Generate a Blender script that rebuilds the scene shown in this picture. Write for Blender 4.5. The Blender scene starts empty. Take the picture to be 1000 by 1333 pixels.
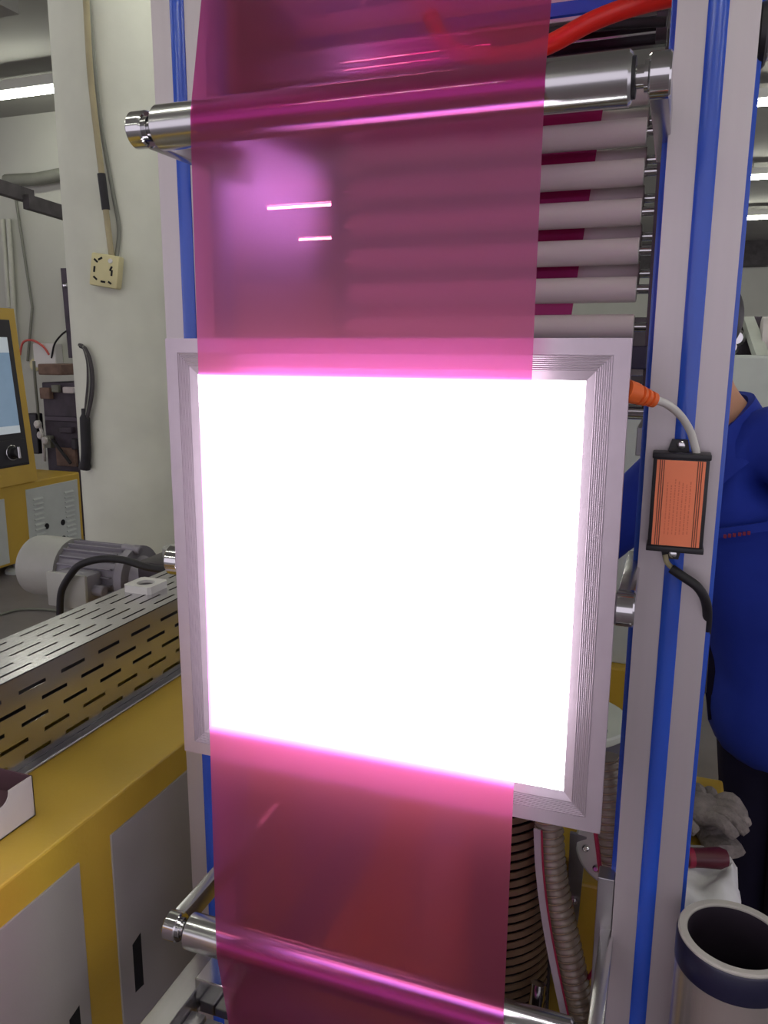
import bpy, bmesh, math, random
from mathutils import Vector, Matrix
random.seed(7)
S = bpy.context.scene
COL = S.collection

# ------------------------------------------------------------------ camera
FPX = 1029.25
YAW, PITCH, ROLL = -0.3462, -0.198, 0.0056
CAM = Vector((0.3457, -0.9205, 1.5))
_f = Vector((math.sin(YAW)*math.cos(PITCH), math.cos(YAW)*math.cos(PITCH), math.sin(PITCH)))
_r = Vector((math.cos(YAW), -math.sin(YAW), 0))
_u = _r.cross(_f)
R2 = math.cos(ROLL)*_r + math.sin(ROLL)*_u
U2 = -math.sin(ROLL)*_r + math.cos(ROLL)*_u
cd = bpy.data.cameras.new('camera'); cd.sensor_fit = 'HORIZONTAL'; cd.sensor_width = 36
cd.lens = FPX/1000*36; cd.clip_start = 0.02; cd.clip_end = 200
cam = bpy.data.objects.new('camera', cd); COL.objects.link(cam)
cam.matrix_world = Matrix(((R2.x, U2.x, -_f.x, CAM.x), (R2.y, U2.y, -_f.y, CAM.y), (R2.z, U2.z, -_f.z, CAM.z), (0, 0, 0, 1)))
S.camera = cam

# ------------------------------------------------------------------ world, exposure
w = bpy.data.worlds.new('world'); S.world = w; w.use_nodes = True
w.node_tree.nodes['Background'].inputs[0].default_value = (0.86, 0.79, 0.90, 1)
w.node_tree.nodes['Background'].inputs[1].default_value = 1.15
S.view_settings.view_transform = 'Standard'; S.view_settings.look = 'None'
S.view_settings.gamma = 1; S.view_settings.use_curve_mapping = False
S.view_settings.exposure = 0.0
TUBE_E = 42.0
PANEL_E = 10.5

def at(x, y, Y=None, X=None, Z=None, D=None):
    d = R2*((x-500)/FPX) + U2*((666.5-y)/FPX) + _f
    if Y is not None: t = (Y-CAM.y)/d.y
    elif X is not None: t = (X-CAM.x)/d.x
    elif Z is not None: t = (Z-CAM.z)/d.z
    else: t = D
    return CAM + d*t

# ------------------------------------------------------------------ materials
MATS = {}
def lin(c):
    return tuple(((v/255)/12.92 if v/255 <= .04045 else ((v/255+.055)/1.055)**2.4) for v in c)
def mat(name, rgb, rough=.5, metal=0., spec=.5, var=.08, scale=12., bump=0., bscale=60., stretch=None, emit=None, es=0., coat=0.):
    m = bpy.data.materials.new(name); m.use_nodes = True
    nt = m.node_tree; b = nt.nodes['Principled BSDF']
    c = lin(rgb)
    b.inputs['Roughness'].default_value = rough; b.inputs['Metallic'].default_value = metal
    b.inputs['Specular IOR Level'].default_value = spec
    b.inputs['Coat Weight'].default_value = coat
    tc = nt.nodes.new('ShaderNodeTexCoord'); mp = nt.nodes.new('ShaderNodeMapping')
    nt.links.new(tc.outputs['Object'], mp.inputs[0])
    if stretch: mp.inputs['Scale'].default_value = stretch
    n = nt.nodes.new('ShaderNodeTexNoise'); n.inputs['Scale'].default_value = scale; n.inputs['Detail'].default_value = 5
    nt.links.new(mp.outputs[0], n.inputs['Vector'])
    cr = nt.nodes.new('ShaderNodeValToRGB')
    cr.color_ramp.elements[0].position = .3; cr.color_ramp.elements[1].position = .7
    cr.color_ramp.elements[0].color = tuple(max(0, v*(1-var)) for v in c)+(1,)
    cr.color_ramp.elements[1].color = tuple(min(1, v*(1+var)) for v in c)+(1,)
    nt.links.new(n.outputs['Fac'], cr.inputs[0]); nt.links.new(cr.outputs[0], b.inputs['Base Color'])
    if bump:
        n2 = nt.nodes.new('ShaderNodeTexNoise'); n2.inputs['Scale'].default_value = bscale; n2.inputs['Detail'].default_value = 3
        nt.links.new(mp.outputs[0], n2.inputs['Vector'])
        bp = nt.nodes.new('ShaderNodeBump'); bp.inputs['Strength'].default_value = bump; bp.inputs['Distance'].default_value = .01
        nt.links.new(n2.outputs['Fac'], bp.inputs['Height']); nt.links.new(bp.outputs[0], b.inputs['Normal'])
    if emit:
        b.inputs['Emission Color'].default_value = lin(emit)+(1,); b.inputs['Emission Strength'].default_value = es
    MATS[name] = m
    return m
mat('alu', (190, 182, 186), .42, .55, var=.04, scale=30, stretch=(1, 1, .03))
mat('alu_frame', (182, 170, 180), .34, .5, var=.03, scale=40)
mat('blue_strip', (42, 82, 192), .22, 0, .6, var=.05, scale=5)
mat('chrome', (205, 205, 206), .12, 1., var=.05, scale=3, stretch=(.05, 6, 6))
mat('chrome_roll', (200, 200, 201), .2, 1., var=.05, scale=3, stretch=(.05, 6, 6))
mat('arm_steel', (190, 188, 190), .26, .95, var=.05, scale=12)
mat('steel', (170, 168, 172), .3, .9, var=.1, scale=20, stretch=(1, .08, 1))
mat('steel_sheet', (196, 194, 196), .22, .95, var=.06, scale=8, stretch=(1, .1, 1))
mat('dark_steel', (70, 64, 70), .35, .7, var=.12)
mat('dark_gloss', (38, 26, 36), .15, .3, .6, var=.1)
mat('white_roll', (206, 200, 198), .6, 0, var=.04, scale=6)
mat('yellow', (194, 160, 56), .38, 0, .5, var=.06, scale=4, bump=.04, bscale=120)
mat('grey_door', (158, 153, 148), .55, 0, var=.05, scale=5, bump=.03, bscale=200)
mat('pale_panel', (188, 194, 190), .5, 0, var=.04)
mat('black_plastic', (26, 24, 30), .45, 0, var=.1)
mat('black_rubber', (24, 22, 28), .6, 0, var=.12)
mat('orange_label', (248, 138, 96), .5, 0, var=.06, scale=6)
mat('label_ink', (226, 118, 82), .6, 0, var=.1)
mat('label_line', (60, 26, 22), .6)
mat('orange_plug', (226, 104, 44), .5, 0, var=.06)
mat('white_cable', (214, 212, 206), .5, 0, var=.04)
mat('copper_core', (160, 150, 116), .5)
mat('red_hose', (226, 34, 20), .35, 0, .5, var=.06)
mat('wall', (188, 190, 180), .8, 0, var=.04, scale=2, bump=.05, bscale=18)
mat('pillar', (208, 210, 197), .75, 0, var=.07, scale=4, bump=.06, bscale=25)
mat('ceiling', (150, 150, 144), .85, 0, var=.05, scale=2)
mat('floor', (118, 112, 114), .45, 0, var=.18, scale=3, bump=.04, bscale=40)
mat('motor_paint', (140, 136, 146), .45, .2, var=.06)
mat('motor_cover', (168, 168, 164), .5, .1, var=.05)
mat('white_plastic', (214, 212, 210), .45, 0, var=.03)
mat('cream_plastic', (206, 198, 150), .45, 0, var=.05)
mat('carton_white', (206, 198, 200), .75, 0, var=.04)
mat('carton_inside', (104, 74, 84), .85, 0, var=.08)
mat('screen', (120, 146, 170), .15, 0, .6, var=.05, emit=(130, 155, 180), es=.35)
mat('screen_bar', (190, 200, 206), .2, 0, var=.02, emit=(190, 200, 206), es=.35)
mat('skin', (190, 140, 112), .55, 0, var=.06)
mat('hair', (24, 20, 20), .5, 0, var=.2, scale=80)
mat('coat', (32, 54, 158), .8, 0, .25, var=.1, scale=9, bump=.25, bscale=9)
mat('trousers', (26, 24, 48), .85, 0, .2, var=.15, bump=.2, bscale=10)
mat('red_print', (120, 28, 62), .7)
mat('shoe', (22, 22, 24), .5)
mat('glove', (132, 124, 122), .9, 0, .2, var=.2, scale=60, bump=.5, bscale=140)
mat('cloth', (220, 220, 222), .9, 0, .2, var=.05, bump=.4, bscale=30)
mat('maroon', (84, 20, 38), .4, 0, var=.12)
mat('navy_band', (22, 22, 52), .3, 0, .6, var=.1)
mat('core_board', (182, 178, 172), .7, 0, var=.06)
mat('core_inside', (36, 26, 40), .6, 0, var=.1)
mat('foil', (196, 186, 182), .25, .75, var=.06, scale=6, stretch=(1, 1, .1))
mat('red_edge', (150, 24, 60), .5)
mat('strap', (158, 150, 156), .6, 0, var=.04)
mat('drum_white', (206, 212, 202), .5, 0, var=.04)
mat('drum_side', (104, 102, 112), .45, .2, var=.06)
mat('clutter_dark', (66, 58, 70), .6, 0, var=.3, scale=10)
mat('clutter_brown', (120, 96, 84), .7, 0, var=.25, scale=14)
mat('hose_spiral', (150, 128, 100), .35, 0, .6)
mat('beam_dark', (66, 62, 64), .7, 0, var=.3, scale=12)
mat('lamp_body', (214, 216, 208), .5, 0, var=.02)
mat('pipe_white', (190, 192, 180), .6)
mat('pipe_grey', (120, 122, 112), .6)
mat('red_wire', (200, 90, 84), .6)
mat('grille', (112, 92, 70), .45, .3, var=.2, scale=14)
mat('black_hole', (14, 12, 16), .8)

def emat(name, rgb, s):
    m = bpy.data.materials.new(name); m.use_nodes = True; nt = m.node_tree
    for n in list(nt.nodes): nt.nodes.remove(n)
    e = nt.nodes.new('ShaderNodeEmission'); o = nt.nodes.new('ShaderNodeOutputMaterial')
    e.inputs[0].default_value = rgb+(1,); e.inputs[1].default_value = s
    nt.links.new(e.outputs[0], o.inputs[0]); MATS[name] = m
emat('tube_glow', (1.0, 1.0, .88), TUBE_E)
emat('panel_glow', (1.0, .985, 1.0), PANEL_E)

def film_mat(name, tint, haze, haze_col, gloss=1.0, scat=0., scat_col=(.6, .2, .7)):
    m = bpy.data.materials.new(name); m.use_nodes = True; nt = m.node_tree
    for n in list(nt.nodes): nt.nodes.remove(n)
    N = nt.nodes.new; L = nt.links.new
    o = N('ShaderNodeOutputMaterial'); tr = N('ShaderNodeBsdfTransparent'); tr.inputs[0].default_value = tint+(1,)
    tl = N('ShaderNodeBsdfTranslucent'); tl.inputs[0].default_value = haze_col+(1,)
    df = N('ShaderNodeBsdfDiffuse'); df.inputs[0].default_value = haze_col+(1,)
    gl = N('ShaderNodeBsdfGlossy'); gl.inputs['Roughness'].default_value = .06; gl.inputs[0].default_value = (1, .9, 1, 1)
    tc = N('ShaderNodeTexCoord'); mp = N('ShaderNodeMapping'); mp.inputs['Scale'].default_value = (9, 9, .9)
    nz = N('ShaderNodeTexNoise'); nz.inputs['Scale'].default_value = 1.2; nz.inputs['Detail'].default_value = 2
    bp = N('ShaderNodeBump'); bp.inputs['Strength'].default_value = .22; bp.inputs['Distance'].default_value = .01
    L(tc.outputs['Object'], mp.inputs[0]); L(mp.outputs[0], nz.inputs['Vector']); L(nz.outputs['Fac'], bp.inputs['Height'])
    L(bp.outputs[0], gl.inputs['Normal'])
    hm = N('ShaderNodeMixShader'); hm.inputs[0].default_value = .5; L(tl.outputs[0], hm.inputs[1]); L(df.outputs[0], hm.inputs[2])
    rf = N('ShaderNodeBsdfRefraction'); rf.inputs['Color'].default_value = scat_col+(1,); rf.inputs['Roughness'].default_value = .62; rf.inputs['IOR'].default_value = 1.16
    m0 = N('ShaderNodeMixShader'); m0.inputs[0].default_value = scat; L(tr.outputs[0], m0.inputs[1]); L(rf.outputs[0], m0.inputs[2])
    m1 = N('ShaderNodeMixShader'); m1.inputs[0].default_value = haze; L(m0.outputs[0], m1.inputs[1]); L(hm.outputs[0], m1.inputs[2])
    fr = N('ShaderNodeFresnel'); fr.inputs[0].default_value = 1.5
    mu = N('ShaderNodeMath'); mu.operation = 'MULTIPLY'; mu.inputs[1].default_value = gloss; L(fr.outputs[0], mu.inputs[0])
    m2 = N('ShaderNodeMixShader'); L(mu.outputs[0], m2.inputs[0]); L(m1.outputs[0], m2.inputs[1]); L(gl.outputs[0], m2.inputs[2])
    L(m2.outputs[0], o.inputs[0]); MATS[name] = m
film_mat('film', (.80, .13, .32), .22, (.84, .16, .28), .8, .54, (.62, .18, .76))
film_mat('film_inner', (.60, .07, .30), .30, (.62, .05, .24), .6)

def clear_plastic(name):
    m = bpy.data.materials.new(name); m.use_nodes = True; nt = m.node_tree
    b = nt.nodes['Principled BSDF']; b.inputs['Base Color'].default_value = (.27, .23, .18, 1)
    b.inputs['Roughness'].default_value = .22; b.inputs['Specular IOR Level'].default_value = .9
    t = nt.nodes.new('ShaderNodeBsdfTransparent'); t.inputs[0].default_value = (.85, .8, .75, 1)
    mx = nt.nodes.new('ShaderNodeMixShader'); mx.inputs[0].default_value = .70
    o = nt.nodes['Material Output']
    nt.links.new(t.outputs[0], mx.inputs[1]); nt.links.new(b.outputs[0], mx.inputs[2]); nt.links.new(mx.outputs[0], o.inputs[0])
    MATS[name] = m
clear_plastic('clear_hose')

# ------------------------------------------------------------------ mesh builder
class MB:
    def __init__(s): s.v = []; s.f = []
    def add(s, vs, fs):
        o = len(s.v); s.v += [Vector(p) for p in vs]; s.f += [tuple(i+o for i in q) for q in fs]; return s
    def box(s, a, b, bev=0., M=None):
        x0, y0, z0 = a; x1, y1, z1 = b
        if bev <= 0:
            vs = [(x, y, z) for x in (x0, x1) for y in (y0, y1) for z in (z0, z1)]
            fs = [(0, 1, 3, 2), (4, 6, 7, 5), (0, 4, 5, 1), (2, 3, 7, 6), (0, 2, 6, 4), (1, 5, 7, 3)]
        else:
            bm = bmesh.new(); bmesh.ops.create_cube(bm, size=1)
            for q in bm.verts: q.co = Vector(((x0+x1)/2+q.co.x*(x1-x0), (y0+y1)/2+q.co.y*(y1-y0), (z0+z1)/2+q.co.z*(z1-z0)))
            bmesh.ops.bevel(bm, geom=list(bm.edges), offset=bev, segments=2, affect='EDGES', profile=.5)
            bm.verts.index_update(); vs = [q.co.copy() for q in bm.verts]; fs = [tuple(q.index for q in p.verts) for p in bm.faces]; bm.free()
        if M is not None: vs = [M @ Vector(p) for p in vs]
        return s.add(vs, fs)
    def ring_loft(s, rings, cap=True, closed=True):
        n = len(rings[0]); vs = [p for r in rings for p in r]; fs = []
        for i in range(len(rings)-1):
            for j in range(n if closed else n-1):
                k = (j+1) % n; fs.append((i*n+j, i*n+k, (i+1)*n+k, (i+1)*n+j))
        if cap and closed:
            fs.append(tuple(range(n-1, -1, -1))); fs.append(tuple((len(rings)-1)*n+j for j in range(n)))
        return s.add(vs, fs)
    def lathe(s, prof, o, axis, n=32, cap=True):
        a = Vector(axis).normalized(); t = Vector((0, 0, 1)) if abs(a.z) < .9 else Vector((1, 0, 0))
        e1 = a.cross(t).normalized(); e2 = a.cross(e1); o = Vector(o); rings = []
        for r, h in prof:
            rings.append([o+a*h+(e1*math.cos(2*math.pi*k/n)+e2*math.sin(2*math.pi*k/n))*r for k in range(n)])
        return s.ring_loft(rings, cap)
    def cyl(s, p, q, r, n=24, bev=0.):
        p = Vector(p); q = Vector(q); L = (q-p).length
        pr = [(r, 0), (r, L)] if bev <= 0 else [(r-bev, 0), (r, bev), (r, L-bev), (r-bev, L)]
        return s.lathe(pr, p, q-p, n)
    def tube(s, pts, r, n=10, cap=True):
        pts = [Vector(p) for p in pts]; rr = r if isinstance(r, (list, tuple)) else [r]*len(pts); rings = []
        t0 = (pts[1]-pts[0]).normalized(); up = Vector((0, 0, 1)) if abs(t0.z) < .9 else Vector((1, 0, 0))
        e = t0.cross(up).normalized()
        for i, p in enumerate(pts):
            t = (pts[min(i+1, len(pts)-1)]-pts[max(i-1, 0)]).normalized()
            e = (e-t*e.dot(t)).normalized(); g = t.cross(e)
            rings.append([p+(e*math.cos(2*math.pi*k/n)+g*math.sin(2*math.pi*k/n))*rr[i] for k in range(n)])
        return s.ring_loft(rings, cap)
    def prism(s, poly, vec):
        n = len(poly); v = Vector(vec); a = [Vector(p) for p in poly]
        return s.add(a+[p+v for p in a], [tuple(range(n-1, -1, -1)), tuple(range(n, 2*n))]+[(i, (i+1) % n, n+(i+1) % n, n+i) for i in range(n)])
    def build(s, name, m, parent=None, smooth=False, angle=35):
        me = bpy.data.meshes.new(name); me.from_pydata([tuple(p) for p in s.v], [], s.f); me.validate()
        bm = bmesh.new(); bm.from_mesh(me); bmesh.ops.recalc_face_normals(bm, faces=list(bm.faces)); bm.to_mesh(me); bm.free()
        if smooth:
            me.polygons.foreach_set('use_smooth', [True]*len(me.polygons))
            me.set_sharp_from_angle(angle=math.radians(angle))
        me.materials.append(MATS[m])
        o = bpy.data.objects.new(name, me); COL.objects.link(o)
        if parent is not None: setp(o, parent)
        return o
def setp(o, parent):
    o.parent = parent   # meshes are modelled in world space; only the Empties carry an offset
    o.matrix_parent_inverse = Matrix.Translation(-parent.location) if parent.type == 'EMPTY' else Matrix.Identity(4)
def spline(pts, n=8):
    P = [Vector(p) for p in pts]; out = []
    for i in range(len(P)-1):
        a, b, c, d = P[max(i-1, 0)], P[i], P[i+1], P[min(i+2, len(P)-1)]
        for k in range(n):
            t = k/n
            out.append(.5*((2*b)+(c-a)*t+(2*a-5*b+4*c-d)*t*t+(3*b-a-3*c+d)*t**3))
    out.append(P[-1]); return out
def tag(o, label=None, cat=None, group=None, kind=None):
    if label: o['label'] = label
    if cat: o['category'] = cat
    if group: o['group'] = group
    if kind: o['kind'] = kind
    return o
def thing(name, loc, label, cat, group=None):
    o = bpy.data.objects.new(name, None); COL.objects.link(o); o.location = loc; o.empty_display_size = .05
    return tag(o, label, cat, group)
def dup(root, delta, label=None):
    r = root.copy(); COL.objects.link(r); r.location = root.location+Vector(delta)
    if label: r['label'] = label
    def rec(a, b):
        for ch in a.children:
            if ch.name in known:
                c = ch.copy(); COL.objects.link(c); c.parent = b; c.matrix_parent_inverse = ch.matrix_parent_inverse.copy(); rec(ch, c)
    known = set(); st = [root]
    while st:
        q = st.pop()
        for ch in q.children: known.add(ch.name); st.append(ch)
    rec(root, r); return r
def struct(name, mb, m, label=None, smooth=False):
    o = mb.build(name, m, None, smooth); o['kind'] = 'structure'
    if label: o['label'] = label
    return o

# ------------------------------------------------------------------ the hall
CZ = 3.45
struct('floor', MB().box((-12, -6, -.1), (9, 16, 0)), 'floor')
struct('ceiling', MB().box((-12, -6, CZ), (9, 16, CZ+.12)), 'ceiling')
struct('wall_back', MB().box((-12, 15, 0), (9, 15.15, CZ)), 'wall')
struct('wall_left', MB().box((-9, 4.8, 0), (-3.35, 4.95, CZ)), 'wall')
struct('trim_1', MB().box((-12, 14.7, CZ-.42), (9, 15, CZ)), 'beam_dark')
struct('trim_2', MB().box((-12, 2.2, CZ-.28), (-2.9, 2.6, CZ)), 'ceiling')
# round concrete pillar
PC = at(181, 600, D=3.75); PX, PY = PC.x, PC.y; PR = .262
struct('wall_pillar', MB().lathe([(PR, 0), (PR, CZ)], (PX, PY, 0), (0, 0, 1), 64), 'pillar', 'round white painted concrete pillar', True)

# fluorescent battens
def make_lamp(x, y, z, label):
    t = thing('ceiling_lamp', (x, y, z), label, 'lamp', 'fluorescent lamps under the hall ceiling')
    L = .62
    MB().prism([(x-L, y-.05, z+.05), (x-L, y+.05, z+.05), (x-L, y+.035, z-.01), (x-L, y-.035, z-.01)], (2*L, 0, 0)).build('lamp_body', 'lamp_body', t)
    for s in (-1, 1):
        MB().box((x+s*L-.012, y-.018, z-.062), (x+s*L+.012, y+.018, z-.01), .004).build('lamp_holder', 'lamp_body', t)
    MB().cyl((x-L+.015, y, z-.042), (x+L-.015, y, z-.042), .016, 12).build('lamp_tube', 'tube_glow', t, True)
    for s in (-.4, .4):
        MB().cyl((x+s, y, z+.05), (x+s, y, CZ), .006, 8).build('hanger_rod', 'steel', t)
    return t
LZ = 3.32
first = None
def lamp(x, y, label):
    global first
    if first is None: first = make_lamp(x, y, LZ, label); return first
    return dup(first, (x-first.location.x, y-first.location.y, 0), label)
lamp(-4.15, 3.9, 'fluorescent batten lamp left of the pillar near the ceiling')
for j, y in enumerate((5.8, 8.45, 11.1)):
    nm = ('nearest', 'middle', 'farthest')[j]
    lamp(1.35, y, nm+' of the fluorescent lamps right of the right-hand upright')
    lamp((-2.0, -4.0, -4.85)[j], y, ('fluorescent lamp far behind the upper film, hidden by the roller rack', 'upper fluorescent lamp seen through the magenta film', 'lower left fluorescent lamp seen through the magenta film')[j])
lamp(-6.9, 8.45, 'added fluorescent lamp far left in the hall, hidden behind the pillar')  # this and the next two are unseen, added to brighten the far hall
lamp(-1.6, 8.45, 'added fluorescent lamp in the far hall hidden behind the white rollers')
lamp(-1.2, 11.1, 'added last-row fluorescent lamp of the hall hidden behind the white rollers')
lamp(-3.45, 11.1, 'lower right fluorescent lamp seen through the magenta film')
for x in (-3.4, -1.2, 1.2, 3.4):  # unseen overhead rows, added for the general light
    for y in (-3.2, -.6, 2.0):
        lamp(x, y, 'unseen fluorescent lamp added above the picture, '+{-3.4: 'far left', -1.2: 'left', 1.2: 'right', 3.4: 'far right'}[x]+' in the row '+{-3.2: 'well behind the camera', -.6: 'over the camera', 2.0: 'behind the frame'}[y])

# ------------------------------------------------------------------ film tower frame
tower = thing('film_tower_frame', (0, .2, 0), 'grey aluminium machine frame with blue slot strips and chrome roller arms', 'machine frame')
PYF, PYB = .158, .248
def upright(x0, x1):
    xc = (x0+x1)/2; w = (x1-x0)/2; s = .0115; d = .012
    # extruded profile with a slot on each of four sides
    def side(a, b):   # from corner a to b in plan
        a = Vector(a); b = Vector(b); m = (a+b)/2; t = (b-a).normalized(); n = Vector((t.y, -t.x))
        return [a, m-t*s, m-t*s-n*d, m+t*s-n*d, m+t*s]
    c = [(x0, PYF), (x1, PYF), (x1, PYB), (x0, PYB)]
    poly = []
    for i in range(4): poly += side(c[i], c[(i+1) % 4])
    z0, z1 = 0., 2.5
    p = MB().prism([(q[0], q[1], z0) for q in poly], (0, 0, z1)).build('upright', 'alu', tower)
    def strip(kind):
        h = .0035
        if kind == 'f': pts = [(xc-s, PYF+.004), (xc-s, PYF-.001), (xc-s*.7, PYF-h), (xc, PYF-h*1.3), (xc+s*.7, PYF-h), (xc+s, PYF-.001), (xc+s, PYF+.004)]
        else:
            sg = -1 if kind == 'l' else 1; xe = x0 if kind == 'l' else x1; yc = (PYF+PYB)/2; h = .0075
            pts = [(xe-sg*.004, yc-s), (xe+sg*.002, yc-s), (xe+sg*h, yc-s*.6), (xe+sg*h, yc+s*.6), (xe+sg*.002, yc+s), (xe-sg*.004, yc+s)]
        return MB().prism([(a, b, z0+.01) for a, b in pts], (0, 0, z1-.02)).build('slot_strip', 'blue_strip', p, True, 50)
    for k in 'flr': strip(k)
    return p
upr_l = upright(-.408, -.320)
upr_r = upright(.318, .409)
# roller arms with round chrome caps
def arm(sx, yc, zc, yb, capw=.022, r=.022, bar=.0165):
    xi, xo = .300, .322
    a, b = (sx*xi, sx*xo) if sx > 0 else (sx*xo, sx*xi)
    m = MB().box((a+.001, yc, zc-bar), (b-.001, yb, zc+bar), .002)
    p = m.build('roller_arm', 'arm_steel', tower, True)
    MB().cyl((a, yc, zc), (b, yc, zc), r, 40, .002).build('arm_cap', 'chrome', p, True)
    MB().cyl((a-.004 if sx > 0 else b-.001, yc, zc), (a+.001 if sx > 0 else b+.004, yc, zc), .015, 24).build('cap_collar', 'chrome', p, True)
    return p
TOP = (-.012, 1.776); MID = (.022, 1.205); BOT = (-.030, .640)
for s in (-1, 1):
    arm(s, TOP[0], TOP[1], .30); arm(s, MID[0], MID[1], .25); arm(s, BOT[0], BOT[1], .30)
# side plates carrying the rear rollers
for s in (-1, 1):
    MB().box((s*.301-.008, .578, 1.44), (s*.301+.008, .745, 2.05), .001).build('side_plate', 'dark_steel', tower)
    MB().box((s*.308-.006, .747, .602 if s > 0 else 0), (s*.308+.006, .768, 2.4), .001).build('rear_post', 'steel', tower)
    MB().box((s*.308-.006, .25, 2.06), (s*.308+.006, .745, 2.12), .001).build('side_rail', 'steel', tower)
    MB().box((s*.308-.006, .25, 1.36), (s*.308+.006, .745, 1.40), .001).build('side_rail', 'steel', tower)
    MB().box((s*.305-.012, .17, 0), (s*.305+.012, .20, .74), .001).build('lower_side_bar', 'steel', tower)
# top cross members
zs = at(757, 8, Y=.4165).z; zp1 = at(800, 27, Y=.43).z; zp0 = at(800, 64, Y=.43).z
cb = MB().box((-.32, .42, zp1+.004), (.32, .50, zs+.045), .002).build('cross_beam', 'alu', tower)
MB().prism([(-.32, .4205, zs-.0115), (-.32, .4165, zs-.009), (-.32, .4165, zs+.009), (-.32, .4205, zs+.0115)], (.64, 0, 0)).build('slot_strip', 'blue_strip', cb)
MB().box((-.30, .43, zp0), (.30, .445, zp1), .001).build('cross_plate', 'dark_gloss', tower)
for zr in (at(800, 38, Y=.42).z, at(800, 49, Y=.42).z):
    MB().box((-.30, .417, zr-.0016), (.30, .43, zr+.0016), .0006).build('cross_rail', 'chrome', tower)
MB().box((-.318, .25, 1.825), (-.302, .57, 2.05), .001).build('added_dark_panel', 'dark_gloss', tower)  # dark panel added to close off the bright gap behind the upper film
MB().box((.284, .415, zp0), (.30, .43, zp1), .001).build('plate_end', 'dark_steel', tower)
MB().box((-.30, .70, 1.46), (.30, .73, 1.50), .002).build('cross_rail', 'chrome', tower)
bar_c = at(825, 536, Y=.62)
MB().cyl((-.30, .62, bar_c.z), (.30, .62, bar_c.z), .014, 24).build('cross_rod', 'chrome', tower, True)
MB().box((-.30, .55, 1.475), (.30, .585, 1.515), .002).build('cross_bar', 'navy_band', tower)
# lower left nip bars
MB().box((-.347, -.16, .46), (-.303, .156, .50), .002).build('nip_side_bar', 'steel', tower)
MB().box((-.302, .0, .465), (-.235, .07, .525), .002).build('nip_block', 'chrome', tower)
MB().box((-.3025, -.16, .40), (-.276, -.01, .475), .002).build('nip_block', 'steel', tower)
MB().box((-.274, -.15, .40), (-.245, -.01, .470), .002).build('nip_block', 'steel', tower)
MB().cyl((-.234, .04, .47), (.27, .04, .47), .03, 32).build('nip_roll', 'dark_steel', tower, True)
MB().box((-.34, .10, .38), (.30, .156, .44), .002).build('nip_cross_bar', 'dark_steel', tower)
# loose end of the blue strip and dark fitting on the outer edge of the right upright
q0 = at(921, 826, Y=.20); q1 = at(913, 905, Y=.20)
MB().prism([q0+Vector((-.006, 0, 0)), q0+Vector((.004, 0, 0)), q1+Vector((.004, 0, 0)), q1+Vector((-.006, 0, 0))], (0, .02, 0)).build('slot_strip', 'blue_strip', upr_r)
MB().cyl((.409, .21, 1.875), (.421, .21, 1.875), .036, 28, .003).build('side_knob', 'black_plastic', tower, True)
MB().cyl((.418, .21, 1.875), (.424, .21, 1.875), .030, 28, .002).build('side_knob', 'chrome', tower, True)

# ------------------------------------------------------------------ guide rollers in front
def guide_roller(yc, zc, label):
    t = thing('guide_roller', (0, yc, zc), label, 'roller', 'chrome guide rollers')
    R = .0265
    MB().lathe([(R-.003, -.285), (R, -.282), (R, .281), (R-.003, .284)], (0, yc, zc), (1, 0, 0), 64).build('roller_shell', 'chrome_roll', t, True)
    for s in (-1, 1):
        MB().lathe([(.020, 0), (.020, .0035)], (s*.284, yc, zc), (s, 0, 0), 32).build('roller_end', 'black_plastic', t, True)
        MB().cyl((s*.283, yc, zc), (s*.2965, yc, zc), .011, 24).build('roller_shaft', 'chrome', t, True)
guide_roller(*TOP, 'chrome guide roller under the film above the light panel')
guide_roller(*BOT, 'chrome guide roller under the film below the light panel')

# ------------------------------------------------------------------ light panel
PT = 1.518; PB = PT-.600
panel = thing('light_panel', (0, .006, PB), 'square white glowing light panel with ribbed silver frame', 'light panel')
# frame profile across the rail: distance from outer edge, forward offset (-Y is forward)
prof = [(0, .014), (0, 0), (.0182, 0)]
d = .0182
for k in range(8):
    prof += [(d+.0001, .0014), (d+.0008, .0014), (d+.0009, .0003), (d+.0015, .0), (d+.0022, .0003)]; d += .00235
prof += [(d+.0005, .0004), (d+.0100, .0032), (d+.0100, .014)]
INN = d+.0100
def rail(a, b, inward):
    # a,b outer corners; inward: unit vector toward the panel centre in-plane
    a = Vector(a); b = Vector(b); t = (b-a).normalized(); n = Vector(inward)
    ra = [a+n*dd+t*dd+Vector((0, y, 0)) for dd, y in prof]; rb = [b+n*dd-t*dd+Vector((0, y, 0)) for dd, y in prof]
    m = MB(); m.ring_loft([ra, rb]); return m.build('frame_rail', 'alu_frame', panel)
c = [(-.3, 0, PB), (.3, 0, PB), (.3, 0, PT), (-.3, 0, PT)]
rail(c[0], c[1], (0, 0, 1)); rail(c[1], c[2], (-1, 0, 0)); rail(c[2], c[3], (0, 0, -1)); rail(c[3], c[0], (1, 0, 0))
MB().box((-.3+INN-.0005, .0034, PB+INN-.0005), (.3-INN+.0005, .008, PT-INN+.0005)).build('diffuser', 'panel_glow', panel)
MB().box((-.298, .014, PB+.002), (.298, .0165, PT-.002)).build('back_plate', 'alu', panel)

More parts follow.
